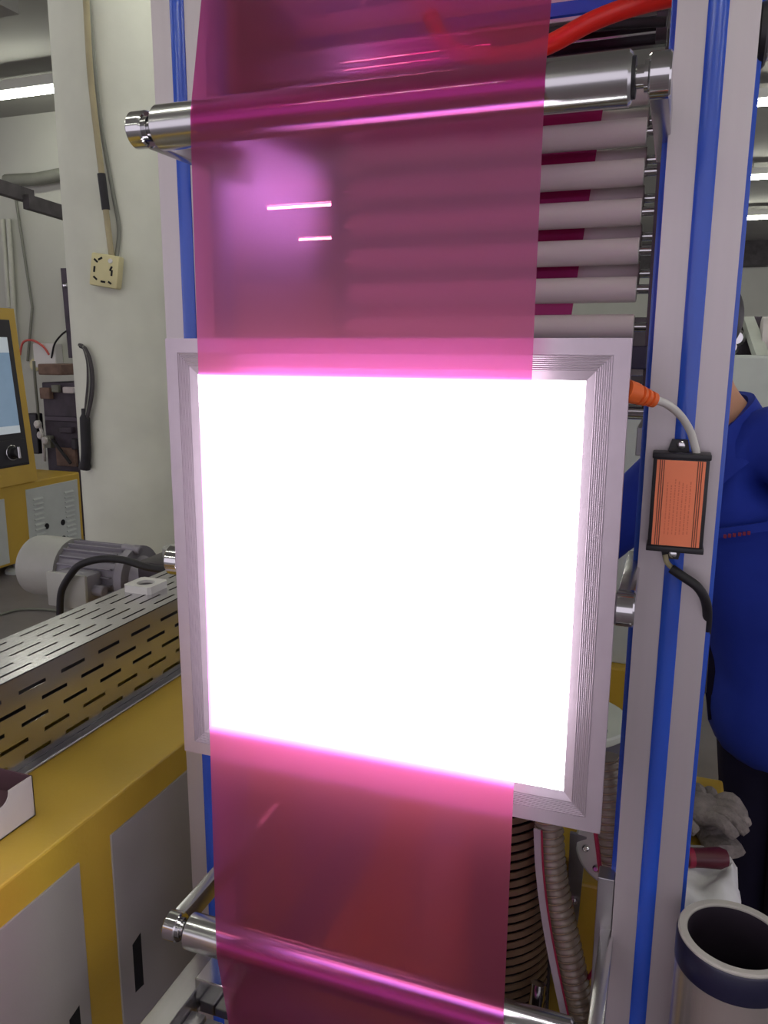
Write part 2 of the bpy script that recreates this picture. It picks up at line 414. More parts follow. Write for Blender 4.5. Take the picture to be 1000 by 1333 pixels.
# ------------------------------------------------------------------ films
XL, XR = -.222, .200
def film_path():
    R = .0270; pts = []
    # over the top roller: comes from high behind, wraps the front
    y0, z0 = TOP
    a0 = math.radians(14)
    st = Vector((y0-R*math.cos(a0), z0+R*math.sin(a0)))
    dr = Vector((math.sin(a0), math.cos(a0)))
    for k in range(12, 0, -1): pts.append(st+dr*(k/12*.62))
    y1, z1 = BOT
    for k in range(6): 
        a = a0*(1-k/5)
        pts.append(Vector((y0-R*math.cos(a), z0+R*math.sin(a))))
    pa, pb = Vector((y0-R, z0)), Vector((y1-R, z1))
    for k in range(1, 24): pts.append(pa.lerp(pb, k/24))
    for k in range(9):
        a = math.radians(10)*k/8
        pts.append(Vector((y1-R*math.cos(a), z1-R*math.sin(a))))
    a = math.radians(10); dr = Vector((math.sin(a), -math.cos(a))); e = pts[-1]
    for k in range(1, 9): pts.append(e+dr*(k/8*.24))
    return pts
fp = film_path()
NX = 30
m = MB(); rows = []
for i, p in enumerate(fp):
    row = []
    for j in range(NX+1):
        t = j/NX; x = XL+(XR-XL)*t
        wv = .0006*math.sin(t*23+p.y*1.3)*(.5-.5*math.cos(2*math.pi*min(1, max(0, (p.y-BOT[1])/(TOP[1]-BOT[1])))))
        row.append(Vector((x, p.x+wv, p.y)))
    rows.append(row)
m.ring_loft(rows, cap=False, closed=False)
tag(m.build('plastic_film', 'film', None, True, 80), 'magenta transparent plastic film running over both chrome guide rollers', 'film')

# film inside the rear roller rack
a0 = at(784, 150, Y=.632); a1 = at(745, 405, Y=.632)
kx = (a1.x-a0.x)/(a1.z-a0.z)
m = MB(); rows = []
for k in range(13):
    z = 2.0-(2.0-1.545)*k/12; x = a0.x+kx*(z-a0.z)
    rows.append([Vector((x-.43+.43*j/8, .632, z)) for j in range(9)])
m.ring_loft(rows, cap=False, closed=False)
tag(m.build('plastic_film', 'film_inner'), 'darker magenta film strip threaded between the white rollers', 'film')

# ------------------------------------------------------------------ white rear rollers
z_a = at(770, 177, Y=.60).z; z_b = at(770, 426, Y=.60).z; pitch = (z_a-z_b)/5
def white_roller(yc, zc, r, label, grp):
    t = thing('white_roller', (0, yc, zc), label, 'roller', grp)
    MB().lathe([(r-.0015, -.272), (r, -.2705), (r, .2705), (r-.0015, .272)], (0, yc, zc), (1, 0, 0), 40).build('roller_shell', 'white_roll', t, True)
    for s in (-1, 1): MB().cyl((s*.272, yc, zc), (s*.2925, yc, zc), .0085, 16).build('roller_shaft', 'chrome', t, True)
    return t
ords = ['topmost', 'second from top', 'third from top', 'fourth from top', 'fifth from top', 'sixth from top', 'lowest']
base_f = white_roller(.60, z_a+pitch, .0225, 'topmost front white roller in the rack behind the film', 'front white rollers of the rack')
base_r = white_roller(.664, z_a+pitch*.5, .0225, 'topmost rear white roller in the rack behind the film', 'rear white rollers of the rack')
for k in range(1, 7): dup(base_f, (0, 0, -pitch*k), ords[k]+' front white roller in the rack behind the film')
for k in range(1, 5): dup(base_r, (0, 0, -pitch*k), (ords[k] if k < 4 else 'lowest')+' rear white roller in the rack behind the film')

# ------------------------------------------------------------------ hoses at the top
pts = spline([at(560, 20, Y=.36), at(578, 55, Y=.34), at(606, 71, Y=.31), at(660, 72, Y=.29), at(710, 60, Y=.28), at(775, 26, Y=.28), at(840, 4, Y=.29), at(930, -14, Y=.33), at(1000, -18, Y=.4)], 8)
tag(MB().tube(pts, .0125, 16).build('red_hose', 'red_hose', None, True, 60), 'bright red hose curving across the top of the frame', 'hose')
pts = spline([at(640, 55, Y=.38), at(716, 42, Y=.38), at(800, 32, Y=.38), at(868, 28, Y=.38)], 8)
tag(MB().tube(pts, .007, 10).build('black_cable', 'black_rubber', None, True, 60), 'black cable along the upper cross plate behind the red hose', 'cable')

# ------------------------------------------------------------------ lamp driver box and its leads
DX0, DX1, DZ0, DZ1, DYF, DYB = .329, .395, 1.254, 1.380, .122, .1535
drv = thing('driver_box', (.362, .14, DZ0), 'black power driver box with orange label on the right upright', 'power supply')
MB().box((DX0, DYF, DZ0+.006), (DX1, DYB, DZ1-.006), .0015).build('case', 'black_plastic', drv, True)
for z0, z1 in ((DZ0, DZ0+.007), (DZ1-.007, DZ1)):
    MB().box((DX0-.0015, DYF-.0015, z0), (DX1+.0015, DYB, z1), .001).build('end_cap', 'black_plastic', drv, True)
LBL = MB().box((DX0+.0045, DYF-.0006, DZ0+.0085), (DX1-.0045, DYF+.0005, DZ1-.0085)).build('label_plate', 'orange_label', drv)
for e0, sg in ((DX0+.0085, 1), (DX1-.0085, -1)):
    for k in range(3):
        xx = e0+sg*k*.0024
        MB().box((xx-.0004, DYF-.0010, DZ0+.0087), (xx+.0004, DYF-.0004, DZ1-.0087)).build('groove_line', 'label_line', LBL)
for col in range(7):
    x = DX0+.019+col*.0045
    m = MB(); z = DZ0+.022+.003*random.random()
    while z < DZ1-.03-.01*random.random():
        h = random.choice((.0016, .0024, .004)); m.box((x-.0007, DYF-.0008, z), (x+.0007, DYF-.0005, z+h)); z += h+random.choice((.0008, .0014))
    m.build('faint_print', 'label_ink', LBL)
for z, s in ((DZ1, 1), (DZ0, -1)):
    tb = MB().prism([(.345, DYB-.006, z), (.371, DYB-.006, z), (.368, DYB-.006, z+s*.015), (.349, DYB-.006, z+s*.015)], (0, .0055, 0)).build('mount_tab', 'black_plastic', drv)
    MB().lathe([(.0055, 0), (.005, .003), (.002, .004)], (.3605, DYB-.005, z+s*.008), (0, -1, 0), 14).build('screw', 'chrome', tb, True)
# white lead to the panel
lead = thing('panel_lead', at(820, 512, Y=.01), 'white lead with orange strain relief joining panel and driver box', 'cable')
pts = spline([at(846, 518, Y=.03), at(868, 526, Y=.07), at(886, 541, Y=.105), at(899, 562, Y=.128), at(906, 586, Y=.138), at(907, 594, Y=.140)], 8)
MB().tube(pts, .0048, 12).build('lead_sheath', 'white_cable', lead, True, 60)
b0 = at(815, 508, Y=.010); b1 = at(852, 521, Y=.034); dv = (b1-b0)
m = MB(); m.lathe([(.0125, 0), (.0125, .010), (.0115, .016), (.0085, .017), (.0085, .0185), (.0112, .0195), (.0105, .0235), (.0078, .0245), (.0078, .026), (.0102, .027), (.0095, .031), (.007, .032), (.007, .0335), (.0092, .0345), (.0085, dv.length)], b0, dv, 20)
m.build('strain_relief', 'orange_plug', lead, True)
mains = thing('mains_lead', at(872, 724, Y=.145), 'black sleeved lead leaving the bottom of the driver box', 'cable')
MB().tube(spline([at(866, 722, Y=.143), at(869, 733, Y=.140), at(880, 743, Y=.135)], 8), .0035, 10).build('inner_wire', 'copper_core', mains, True, 60)
MB().tube(spline([at(874, 740, Y=.136), at(890, 751, Y=.132), at(908, 764, Y=.13), at(919, 783, Y=.14), at(921, 808, Y=.17), at(918, 840, Y=.25), at(914, 900, Y=.27)], 8), .0062, 12).build('lead_sheath', 'black_rubber', mains, True, 60)

# ------------------------------------------------------------------ left machine: yellow cabinet with grey doors
cab = thing('machine_cabinet', (-.9, 0, 0), 'long yellow machine cabinet with grey doors left of the frame', 'cabinet')
CX = -.506; CT = .75
MB().box((-1.22, -.95, .06), (CX, 1.32, CT), .004).build('body', 'yellow', cab)
def door(y0, y1, z0, z1, slot):
    p = MB().box((CX-.004, y0, z0), (CX+.003, y1, z1), .0015).build('door', 'grey_door', cab)
    if slot:
        ya, za, zb = slot
        MB().prism([(CX+.0035, ya-.012, za), (CX+.0035, ya+.012, za-.003), (CX+.0035, ya+.012, zb+.007), (CX+.0035, ya-.012, zb)], (-.003, 0, 0)).build('grip_slot', 'black_hole', p)
    return p
sl = at(95, 1320, X=CX)
door(-.62, -.011, .10, .689, (sl.y, sl.z-.095, sl.z))
s0 = at(172, 1228, X=CX); s1 = at(180, 1285, X=CX)
door(.066, .66, .10, .689, (s1.y, s1.z, s0.z))
door(.737, 1.28, .10, .689, (.79, .345, .446))
for x in (-1.12, -.60):
    for y in (-.85, 1.2): MB().cyl((x, y, 0), (x, y, .07), .025, 16).build('foot', 'black_plastic', cab)

# perforated steel cover on the cabinet
KX0, KX1, KY0, KY1, KZ = -.893, -.72, -.55, 1.02, .93
cov = thing('perforated_cover', (-.8, .2, CT), 'long stainless cover with rows of slots on the yellow cabinet', 'cover')
def slotted(o, ev, L, eu, W, rows, slen, gap, sw, stag, name, nrm):
    o = Vector(o); ev = Vector(ev); eu = Vector(eu); m = MB(); T = .0015; n = Vector(nrm)
    def quad(a0, a1, b0, b1):
        ps = [o+ev*a+eu*b for a, b in ((a0, b0), (a1, b0), (a1, b1), (a0, b1))]
        m.add(ps+[p-n*T for p in ps], [(0, 1, 2, 3), (7, 6, 5, 4), (0, 4, 5, 1), (1, 5, 6, 2), (2, 6, 7, 3), (3, 7, 4, 0)])
    b = 0.
    for i, v in enumerate(rows):
        quad(0, L, b, v-sw/2)
        a = (stag*i) % (slen+gap); pos = 0.02
        st = .02+a; prev = 0.
        while st+slen < L-.01:
            quad(prev, st, v-sw/2, v+sw/2); prev = st+slen; st += slen+gap
        quad(prev, L, v-sw/2, v+sw/2); b = v+sw/2
    quad(0, L, b, W)
    return m.build(name, 'steel_sheet', cov)
slotted((KX0, KY0, KZ), (0, 1, 0), KY1-KY0, (1, 0, 0), KX1-KX0, [.022+.0315*k for k in range(5)], .078, .036, .006, .012, 'top_sheet', (0, 0, 1))
slotted((KX1, KY0, CT), (0, 1, 0), KY1-KY0, (0, 0, 1), KZ-CT, [.022+.0315*k for k in range(5)], .066, .040, .0075, .053, 'front_sheet', (1, 0, 0))
MB().box((KX0, KY0, CT), (KX0+.0015, KY1, KZ-.002)).build('rear_sheet', 'steel_sheet', cov)
for y in (KY0, KY1-.0015): MB().box((KX0+.002, y, CT), (KX1-.002, y+.0015, KZ-.002)).build('end_sheet', 'steel_sheet', cov)
MB().box((KX1, KY0, CT), (KX1+.02, KY1, CT+.006), .002).build('base_lip', 'steel', cov)
MB().cyl(((KX0+KX1)/2, KY0+.03, CT+.075), ((KX0+KX1)/2, KY1-.03, CT+.075), .05, 24).build('inner_barrel', 'dark_steel', cov, True)

# small white block with a round hole on the cover
bx = thing('white_block', (-.832, .635, KZ), 'small white square block with a round hole on the cover', 'block')
m = MB(); n = 32; x0, x1, y0, y1, z0, z1 = -.872, -.795, .595, .672, KZ, KZ+.018
cx, cy = (x0+x1)/2, (y0+y1)/2; out = []; inn = []
for k in range(n):
    a = 2*math.pi*(k+.5)/n; dx, dy = math.cos(a), math.sin(a); s = 1/max(abs(dx), abs(dy))
    out.append((cx+dx*s*(x1-x0)/2, cy+dy*s*(y1-y0)/2)); inn.append((cx+dx*.022, cy+dy*.022))
rings = [[Vector((a, b, z0)) for a, b in out], [Vector((a, b, z1)) for a, b in out], [Vector((a, b, z1)) for a, b in inn], [Vector((a, b, z0)) for a, b in inn], [Vector((a, b, z0)) for a, b in out]]
m.ring_loft(rings, cap=False); m.build('block_body', 'white_plastic', bx)
MB().cyl((cx, cy, z0), (cx, cy, z0+.010), .0215, 24).build('hole_plug', 'dark_steel', bx)

# open white carton at the left edge
ct = thing('open_carton', (-.65, -.09, CT), 'open white cardboard carton on the yellow cabinet top', 'box')
BX0, BX1, BY0, BY1, BZ0, BZ1 = -.699, -.592, -.20, -.005, CT+.0005, CT+.072
T = .002
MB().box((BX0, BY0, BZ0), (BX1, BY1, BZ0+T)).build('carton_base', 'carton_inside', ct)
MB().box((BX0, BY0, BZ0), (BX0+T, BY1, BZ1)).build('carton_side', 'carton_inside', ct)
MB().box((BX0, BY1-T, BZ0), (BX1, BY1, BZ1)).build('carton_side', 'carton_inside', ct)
MB().box((BX0, BY0, BZ0), (BX1, BY0+T, BZ1)).build('carton_side', 'carton_white', ct)
yn = at(0, 1042, X=BX1).y
poly = [(BY0, BZ0), (BY1, BZ0), (BY1, BZ1), (yn+.018, BZ1)]
for k in range(9):
    a = math.pi*k/8; poly.append((yn+.018*math.cos(a), BZ1-.004-.016*math.sin(a)))
poly += [(yn-.018, BZ1), (BY0, BZ1)]
MB().prism([(BX1-T, y, z) for y, z in poly], (T, 0, 0)).build('carton_side', 'carton_white', ct)
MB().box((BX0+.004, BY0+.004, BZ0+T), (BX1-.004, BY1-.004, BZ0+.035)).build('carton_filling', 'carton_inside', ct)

# electric motor behind the cover
mo = thing('electric_motor', (-1.45, 1.2, .65), 'grey finned electric motor with terminal box behind the slotted cover', 'motor')
MX, MY, MZ = -1.60, 1.2, .765
MB().lathe([(.060, -.135), (.088, -.130), (.102, -.115), (.105, -.10), (.105, .045), (.101, .045)], (MX, MY, MZ), (1, 0, 0), 40).build('fan_cover', 'motor_cover', mo, True)
MB().lathe([(.088, .0), (.088, .30), (.07, .31)], (MX, MY, MZ), (1, 0, 0), 32).build('stator', 'motor_paint', mo, True)
for k in range(22):
    a = 2*math.pi*k/22
    M = Matrix.Translation((MX, MY, MZ)) @ Matrix.Rotation(a, 4, 'X')
    MB().box((.052, -.0022, .085), (.27, .0022, .101), 0, M).build('fin', 'motor_paint', mo)
MB().lathe([(.10, .285), (.104, .29), (.104, .318), (.07, .322), (.05, .36), (.05, .376)], (MX, MY, MZ), (1, 0, 0), 32).build('end_shield', 'motor_paint', mo, True)
tbx = MB().box((MX+.09, MY-.165, MZ-.07), (MX+.235, MY-.085, MZ+.035), .012).build('terminal_box', 'motor_paint', mo, True)
MB().box((MX+.085, MY-.178, MZ-.075), (MX+.24, MY-.163, MZ+.04), .006).build('terminal_lid', 'motor_cover', tbx, True)
MB().cyl((MX+.235, MY-.13, MZ-.02), (MX+.275, MY-.13, MZ-.02), .018, 12, .003).build('cable_gland', 'motor_paint', tbx, True)
MB().box((MX+.38, MY-.10, .75), (MX+.58, MY+.11, MZ+.085), .012).build('gearbox', 'dark_steel', mo, True)
MB().lathe([(.05, 0), (.05, .03), (.02, .035)], (MX+.47, MY, MZ+.085), (0, 0, 1), 20).build('gearbox_cap', 'motor_cover', mo, True)
MB().cyl((MX+.27, MY-.02, MZ+.10), (MX+.34, MY-.02, MZ+.095), .014, 12, .003).build('eye_bolt', 'motor_paint', mo, True)
# black cable over the motor
pts = spline([at(78, 800, Y=1.0), at(80, 770, Y=1.0), at(92, 748, Y=1.0), at(105, 735, Y=1.0), at(130, 728, Y=1.0), at(160, 729, Y=1.0), at(195, 739, Y=1.0), at(240, 746, Y=1.0), at(300, 770, Y=1.05)], 8)
pts = [at(76, 850, Y=1.05)]+pts
tag(MB().tube(pts, .0115, 12).build('motor_cable', 'black_rubber', None, True, 60), 'thick black cable looping over the grey motor', 'cable')
pts = spline([at(0, 800, Z=.008), at(30, 793, Z=.008), at(75, 795, Z=.008), at(110, 805, Z=.008)], 8)
tag(MB().tube(pts, .008, 8).build('floor_cable', 'pipe_grey', None, True, 60), 'thin grey cable lying on the dark floor behind the motor', 'cable')

# ------------------------------------------------------------------ second yellow machine far left with control console
BX = -3.78
mc = thing('rear_machine_cabinet', (-4.2, 3.0, 0), 'yellow cabinet with louvred pale panel in the left background', 'cabinet')
zt = at(105, 614, X=BX).z; yr = at(106, 650, X=BX).y
zb = at(30, 742, X=BX).z
zb = max(.08, zb)
MB().box((BX-.75, 1.2, zb), (BX, yr, zt), .01).build('body', 'yellow', mc)
pa = at(33, 640, X=BX); pbm = at(101, 640, X=BX)
pz1 = at(60, 632, X=BX).z; pz0 = zb+.02
pn = MB().box((BX-.003, pa.y, pz0), (BX+.006, pbm.y, pz1), .003).build('louvre_panel', 'pale_panel', mc)
hgt = pz1-pz0; wd = pbm.y-pa.y
for c0 in (.2, .80):
    for k in range(13):
        z = pz1-.07-k*.036
        if z < pz0+.03: break
        y = pa.y+wd*c0
        MB().prism([(BX+.006, y-.045, z), (BX+.018, y-.045, z-.012), (BX+.006, y-.045, z-.016)], (0, .09, 0)).build('louvre', 'pale_panel', pn)
for px, py in ((61, 685), (82, 680), (63, 705), (83, 701)):
    p = at(px, py, X=BX+.006)
    MB().cyl((BX+.004, p.y, p.z), (BX+.0075, p.y, p.z), .022, 16).build('round_hole', 'black_hole', pn)
dl = at(3, 640, X=BX)
MB().box((BX-.003, 1.25, pz0), (BX+.006, at(4, 640, X=BX).y, pz1-.03), .003).build('door', 'pale_panel', mc)
for y in (at(24, 745, X=BX-.04).y, 1.4):
    ft = MB().cyl((BX-.06, y, .03), (BX-.06, y, zb), .018, 14).build('foot_stem', 'steel', mc, True)
    MB().lathe([(.07, 0), (.07, .02), (.045, .04)], (BX-.06, y, 0), (0, 0, 1), 24).build('foot_pad', 'pale_panel', mc, True)
for y in (yr-.08,):
    MB().cyl((BX-.06, y, 0), (BX-.06, y, zb), .03, 14).build('foot_stem', 'steel', mc, True)
MB().cyl((BX-.6, 1.4, 0), (BX-.6, 1.4, zb), .03, 14).build('foot_stem', 'steel', mc, True)
# console standing on it, leaning back
KB = at(48, 611, X=BX+.02); KT = at(20, 402, X=BX-.07)
con = thing('control_console', (BX-.15, 2.4, zt), 'yellow control console with touch screen and knob at left edge', 'control panel')
Hc = KT.z-zt; lean = math.atan2(.085, Hc); yR = KB.y
Mc = Matrix.Translation((BX+.02, yR, zt+.003)) @ Matrix.Rotation(-lean, 4, 'Y')
# local: +X faces the aisle, Y runs along the face (negative = to the left), Z up
def cb_(name, a, b, m, par=con, bev=.004): return MB().box(a, b, bev, Mc).build(name, m, par)
skew = .0
_o = Vector((BX+.02, yR-1.0, zt+.002)); _y = Vector((0, -1.0, 0))
MB().prism([_o, Mc @ Vector((0, -1.0, Hc)), Mc @ Vector((-.34, -1.0, Hc)), _o+Vector((-.34, 0, 0))], (0, 1.0, 0)).build('body', 'yellow', con)
cb_('bezel', (-.01, -.95, .12), (.004, -.055, Hc-.075), 'black_plastic')
cb_('screen', (.0035, -.90, .34), (.006, -.10, Hc-.19), 'screen', bev=0)
cb_('screen_bar', (.0055, -.90, Hc-.29), (.0068, -.10, Hc-.19), 'screen_bar', bev=0)
cb_('screen_bar', (.0055, -.90, .34), (.0068, -.10, .39), 'screen_bar', bev=0)
cb_('switch_plate', (.002, -.93, .13), (.007, -.065, .30), 'black_plastic')
kp = Mc @ Vector((.007, -.20, .215)); kd = (Mc.to_3x3() @ Vector((1, 0, 0)))
kn = MB().lathe([(.046, 0), (.046, .012), (.036, .02), (.034, .05), (.028, .055)], kp, kd, 24).build('knob', 'black_plastic', con, True)
MB().lathe([(.052, 0), (.052, .006), (.045, .008)], kp, kd, 24).build('knob_ring', 'chrome', kn, True)
cb_('knob_grip', (.055, -.21, .175), (.075, -.19, .255), 'chrome', kn)

# ------------------------------------------------------------------ clutter on the left wall
dk = thing('tool_cupboard', (-4.3, 4.3, 0), 'dark cluttered metal cupboard between rear yellow cabinet and pillar', 'cupboard')
c0 = at(54, 500, Y=4.25); c1 = at(112, 600, Y=4.25)
MB().box((c0.x, 4.25, 0), (c1.x, 4.7, at(80, 498, Y=4.25).z), .01).build('body', 'clutter_dark', dk)
MB().box((c0.x+.02, 4.2, at(80, 480, Y=4.25).z-.05), (c0.x+.25, 4.5, at(80, 482, Y=4.25).z+.05), .01).build('top_tray', 'clutter_brown', dk)
zc = at(80, 545, Y=4.25).z
MB().box((c0.x+.03, 4.23, zc-.02), (c1.x-.02, 4.252, zc+.02), .004).build('shelf_edge', 'dark_steel', dk)
zc = at(80, 590, Y=4.25).z
MB().box((c0.x+.12, 4.22, zc-.10), (c1.x-.08, 4.252, zc+.05), .004).build('lower_box', 'clutter_brown', dk)
for (px, py, w_, h_, dp, mm) in ((60, 512, .10, .09, .05, 'clutter_brown'), (72, 506, .07, .06, .04, 'pipe_grey'), (90, 508, .10, .05, .05, 'carton_white'), (64, 575, .06, .10, .05, 'pipe_grey'), (86, 560, .12, .05, .04, 'clutter_dark'), (98, 578, .05, .09, .05, 'black_plastic')):
    p = at(px, py, Y=4.22); MB().box((p.x-w_/2, 4.25-dp, p.z-h_/2), (p.x+w_/2, 4.249, p.z+h_/2), .008).build('stored_part', mm, dk)
MB().tube([at(68, 572, Y=4.19), at(92, 603, Y=4.19)], .014, 8).build('stored_rod', 'black_rubber', dk, True, 60)
vf = thing('valve_cluster', at(48, 545, Y=4.3), 'black valve fittings with pale elbow beside the console edge', 'valve')
MB().tube(spline([at(44, 470, Y=4.3), at(46, 500, Y=4.3), at(49, 530, Y=4.3), at(50, 550, Y=4.3)], 6), .012, 8).build('thin_line', 'pipe_grey', vf, True, 60)
MB().box(tuple(at(40, 556, Y=4.3)+Vector((0, -.03, -.22))), tuple(at(50, 538, Y=4.3)+Vector((0, .05, 0))), .01).build('valve_body', 'black_plastic', vf)
for px, py in ((52, 552), (56, 566), (62, 573)):
    MB().lathe([(.02, 0), (.032, .012), (.032, .035), (.02, .045)], at(px, py, Y=4.22), (0, -1, 0), 14).build('valve_fitting', 'white_plastic', vf, True)
MB().tube(spline([at(50, 548, Y=4.24), at(56, 570, Y=4.2), at(58, 600, Y=4.24)], 6), .014, 8).build('pale_elbow', 'white_plastic', vf, True, 60)
hb = at(40, 475, Y=4.72)
tag(MB().lathe([(.05, 0), (.055, .01), (.055, .035), (.03, .045)], Vector((hb.x, 4.799, hb.z)), (0, -1, 0), 20).build('cable_outlet', 'cream_plastic', None, True), 'small round cream fitting on the left wall beside the console', 'fitting')
jb = at(62, 465, Y=4.74)
tag(MB().box((jb.x-.12, 4.70, jb.z-.09), (jb.x+.12, 4.799, jb.z+.12), .01).build('junction_box', 'white_plastic'), 'white junction box on the left wall above the dark cupboard', 'junction box')
pts = spline([at(26, 462, Y=4.70), at(30, 446, Y=4.68), at(42, 443, Y=4.68), at(56, 451, Y=4.68), at(64, 462, Y=4.70)], 8)
tag(MB().tube(pts, .010, 8).build('red_wire', 'red_wire', None, True, 60), 'red wire looping beside the console on the left wall', 'wire')
pts = spline([at(67, 466, Y=4.70), at(71, 448, Y=4.68), at(80, 436, Y=4.70), at(88, 430, Y=4.78)], 8)
tag(MB().tube(pts, .008, 8).build('black_wire', 'black_rubber', None, True, 60), 'thin black wire arching above the white junction box', 'wire')
def vpipe(px0, py0, px1, py1, r, mm, label):
    tag(MB().tube([at(px0, py0, Y=4.78-r), at(px1, py1, Y=4.78-r)], r, 10).build('wall_pipe', mm, None, True, 60), label, 'pipe', 'pipes on the left wall')
vpipe(20, 255, 42, 400, .012, 'pipe_grey', 'rightmost thin grey conduit running down the left wall')
vpipe(42, 400, 36, 470, .012, 'pipe_grey', 'lower bent end of the thin grey conduit')
vpipe(11, 285, 22, 470, .022, 'pipe_white', 'thick white conduit running down the left wall')
vpipe(3, 285, 12, 400, .022, 'pipe_white', 'leftmost white conduit at the picture edge')
# overhead dark tray and pipe
tr = thing('cable_tray', (-4.3, 3.6, 2.5), 'dark cable tray crossing left background below the ceiling', 'cable tray')
ta = at(-30, 232, X=-4.25); tb = at(45, 256, X=-4.25)
MB().prism([ta+Vector((0, 0, -.05)), tb+Vector((0, 0, -.05)), tb+Vector((0, 0, .045)), ta+Vector((0, 0, .045))], (-.06, 0, 0)).build('tray_rail', 'beam_dark', tr)
ta = at(38, 262, X=-4.2); tb = at(90, 278, X=-4.2)
MB().prism([ta+Vector((0, 0, -.05)), tb+Vector((0, 0, -.05)), tb+Vector((0, 0, .05)), ta+Vector((0, 0, .05))], (-.06, 0, 0)).build('tray_rail', 'beam_dark', tr)
tag(MB().tube([at(8, 235, Y=4.72), at(48, 233, Y=4.72), at(90, 225, Y=4.72)], .05, 10).build('overhead_pipe', 'pipe_grey', None, True, 60), 'dark grey pipe along the left wall above the cable tray', 'pipe')
tg = at(83, 349, Y=4.75); th = at(93, 466, Y=4.75)
st = thing('wall_strip', th, 'dark metal strip hanging on the wall beside the pillar', 'strip')
MB().prism([tg+Vector((-.035, 0, 0)), tg+Vector((.04, 0, 0)), th+Vector((.03, 0, 0)), th+Vector((-.03, 0, 0))], (0, .02, 0)).build('strip_plate', 'clutter_dark', st)
p = at(85, 371, Y=4.745)
MB().lathe([(.022, 0), (.018, .01), (.006, .014)], p, (0, -1, 0), 14).build('bolt', 'chrome', st, True)

# ------------------------------------------------------------------ cable and socket on the pillar
def on_pillar(px, py, off=.01):
    d0 = R2*((px-500)/FPX)+U2*((666.5-py)/FPX)+_f
    r = PR+off; ox, oy = CAM.x-PX, CAM.y-PY
    A = d0.x**2+d0.y**2; B = 2*(ox*d0.x+oy*d0.y); Cc = ox*ox+oy*oy-r*r
    D = max(0, B*B-4*A*Cc); return CAM+d0*((-B-math.sqrt(D))/(2*A))
so = on_pillar(139, 353, .03)
sk = thing('socket_box', so, 'cream plastic socket box hanging on the white pillar', 'socket')
ang = math.atan2(so.x-PX, -(so.y-PY))
Ms = Matrix.Translation(so) @ Matrix.Rotation(ang*.6, 4, 'Z') @ Matrix.Rotation(math.radians(9), 4, 'Y')
MB().box((-.062, -.025, -.066), (.062, .025, .066), .008, Ms).build('socket_case', 'cream_plastic', sk, True)
for (hx, hz, w_, h_, rot) in ((-.038, .035, .010, .004, .6), (-.020, .045, .010, .004, -.6), (-.042, .0, .004, .012, 0), (-.035, -.035, .010, .004, .6), (.0, -.045, .010, .004, 0), (.03, -.045, .008, .004, .5), (.035, -.005, .004, .012, 0), (.030, .012, .004, .010, .4)):
    MB().box((-w_, -.0265, -h_), (w_, -.0245, h_), 0, Ms @ Matrix.Translation((hx, 0, hz)) @ Matrix.Rotation(rot, 4, 'Y')).build('socket_slot', 'black_hole', sk)
MB().lathe([(.010, 0), (.009, .004)], Ms @ Vector((.025, -.025, .042)), Ms.to_3x3() @ Vector((0, -1, 0)), 14).build('indicator', 'white_plastic', sk, True)
pc_ = thing('pillar_cable', on_pillar(139, 335, .03), 'hanging beige cable with black taped joint above the socket', 'cable')
MB().tube(spline([on_pillar(109, -60, .10), on_pillar(113, 20, .09), on_pillar(118, 100, .07), on_pillar(128, 190, .05), on_pillar(133, 230, .045), on_pillar(138, 275, .04), on_pillar(145, 330, .03), on_pillar(147, 338, .03)], 8), .0125, 12).build('cable_sheath', 'copper_core', pc_, True, 60)
MB().tube(spline([on_pillar(132, 226, .045), on_pillar(135, 250, .043), on_pillar(138, 273, .04)], 6), .0165, 12).build('tape_joint', 'black_rubber', pc_, True, 60)
MB().tube(spline([on_pillar(110, -60, .012), on_pillar(120, 60, .012), on_pillar(131, 160, .012), on_pillar(147, 250, .012), on_pillar(155, 300, .012), on_pillar(150, 345, .02)], 8), .009, 10).build('second_wire', 'pipe_grey', pc_, True, 60)
bc = thing('cable_bundle', on_pillar(112, 605, .02), 'dark cable bundle with black sleeve on the pillar edge', 'cable')
for k, (dx, mm) in enumerate(((-3, 'beam_dark'), (0, 'pipe_grey'), (3, 'beam_dark'), (1.5, 'black_rubber'))):
    MB().tube(spline([on_pillar(104+dx*.3, 449+k*.6, .025), on_pillar(110+dx*.4, 452+k, .025), on_pillar(116+dx*.6, 470, .03), on_pillar(118+dx, 495, .03), on_pillar(116+dx, 520, .03), on_pillar(112+dx*.5, 545, .03)], 6), .0075, 8).build('loose_wire', mm, bc, True, 60)
MB().tube(spline([on_pillar(110, 532, .03), on_pillar(111, 560, .03), on_pillar(112, 590, .03), on_pillar(110, 610, .03)], 6), [.014]*3+[.022]*13+[.026]*3, 12).build('black_sleeve', 'black_rubber', bc, True, 60)

# ------------------------------------------------------------------ lower machinery behind the frame
base = thing('yellow_machine', (.1, .6, 0), 'yellow machine base behind the frame, gloves lying on it', 'machine')
BZ = .60
MB().box((.235, .345, .05), (.508, .80, BZ), .006).build('body', 'yellow', base)
MB().box((.03, .40, .05), (.2348, .80, BZ), .006).build('side_body', 'yellow', base)
for x in (.10, .45):
    for y in (.44, .74): MB().cyl((x, y, 0), (x, y, .06), .025, 14).build('foot', 'black_plastic', base)
MB().box((-.26, .345, .05), (.03, .80, .30), .006).build('low_body', 'yellow', base)
MB().prism([(-.235, .50, .30), (-.10, .50, .30), (-.01, .50, .86), (-.05, .50, .86)], (0, .05, 0)).build('brace', 'yellow', base)
MB().box((.035, .46, BZ), (.12, .52, .90), .004).build('column', 'yellow', base)

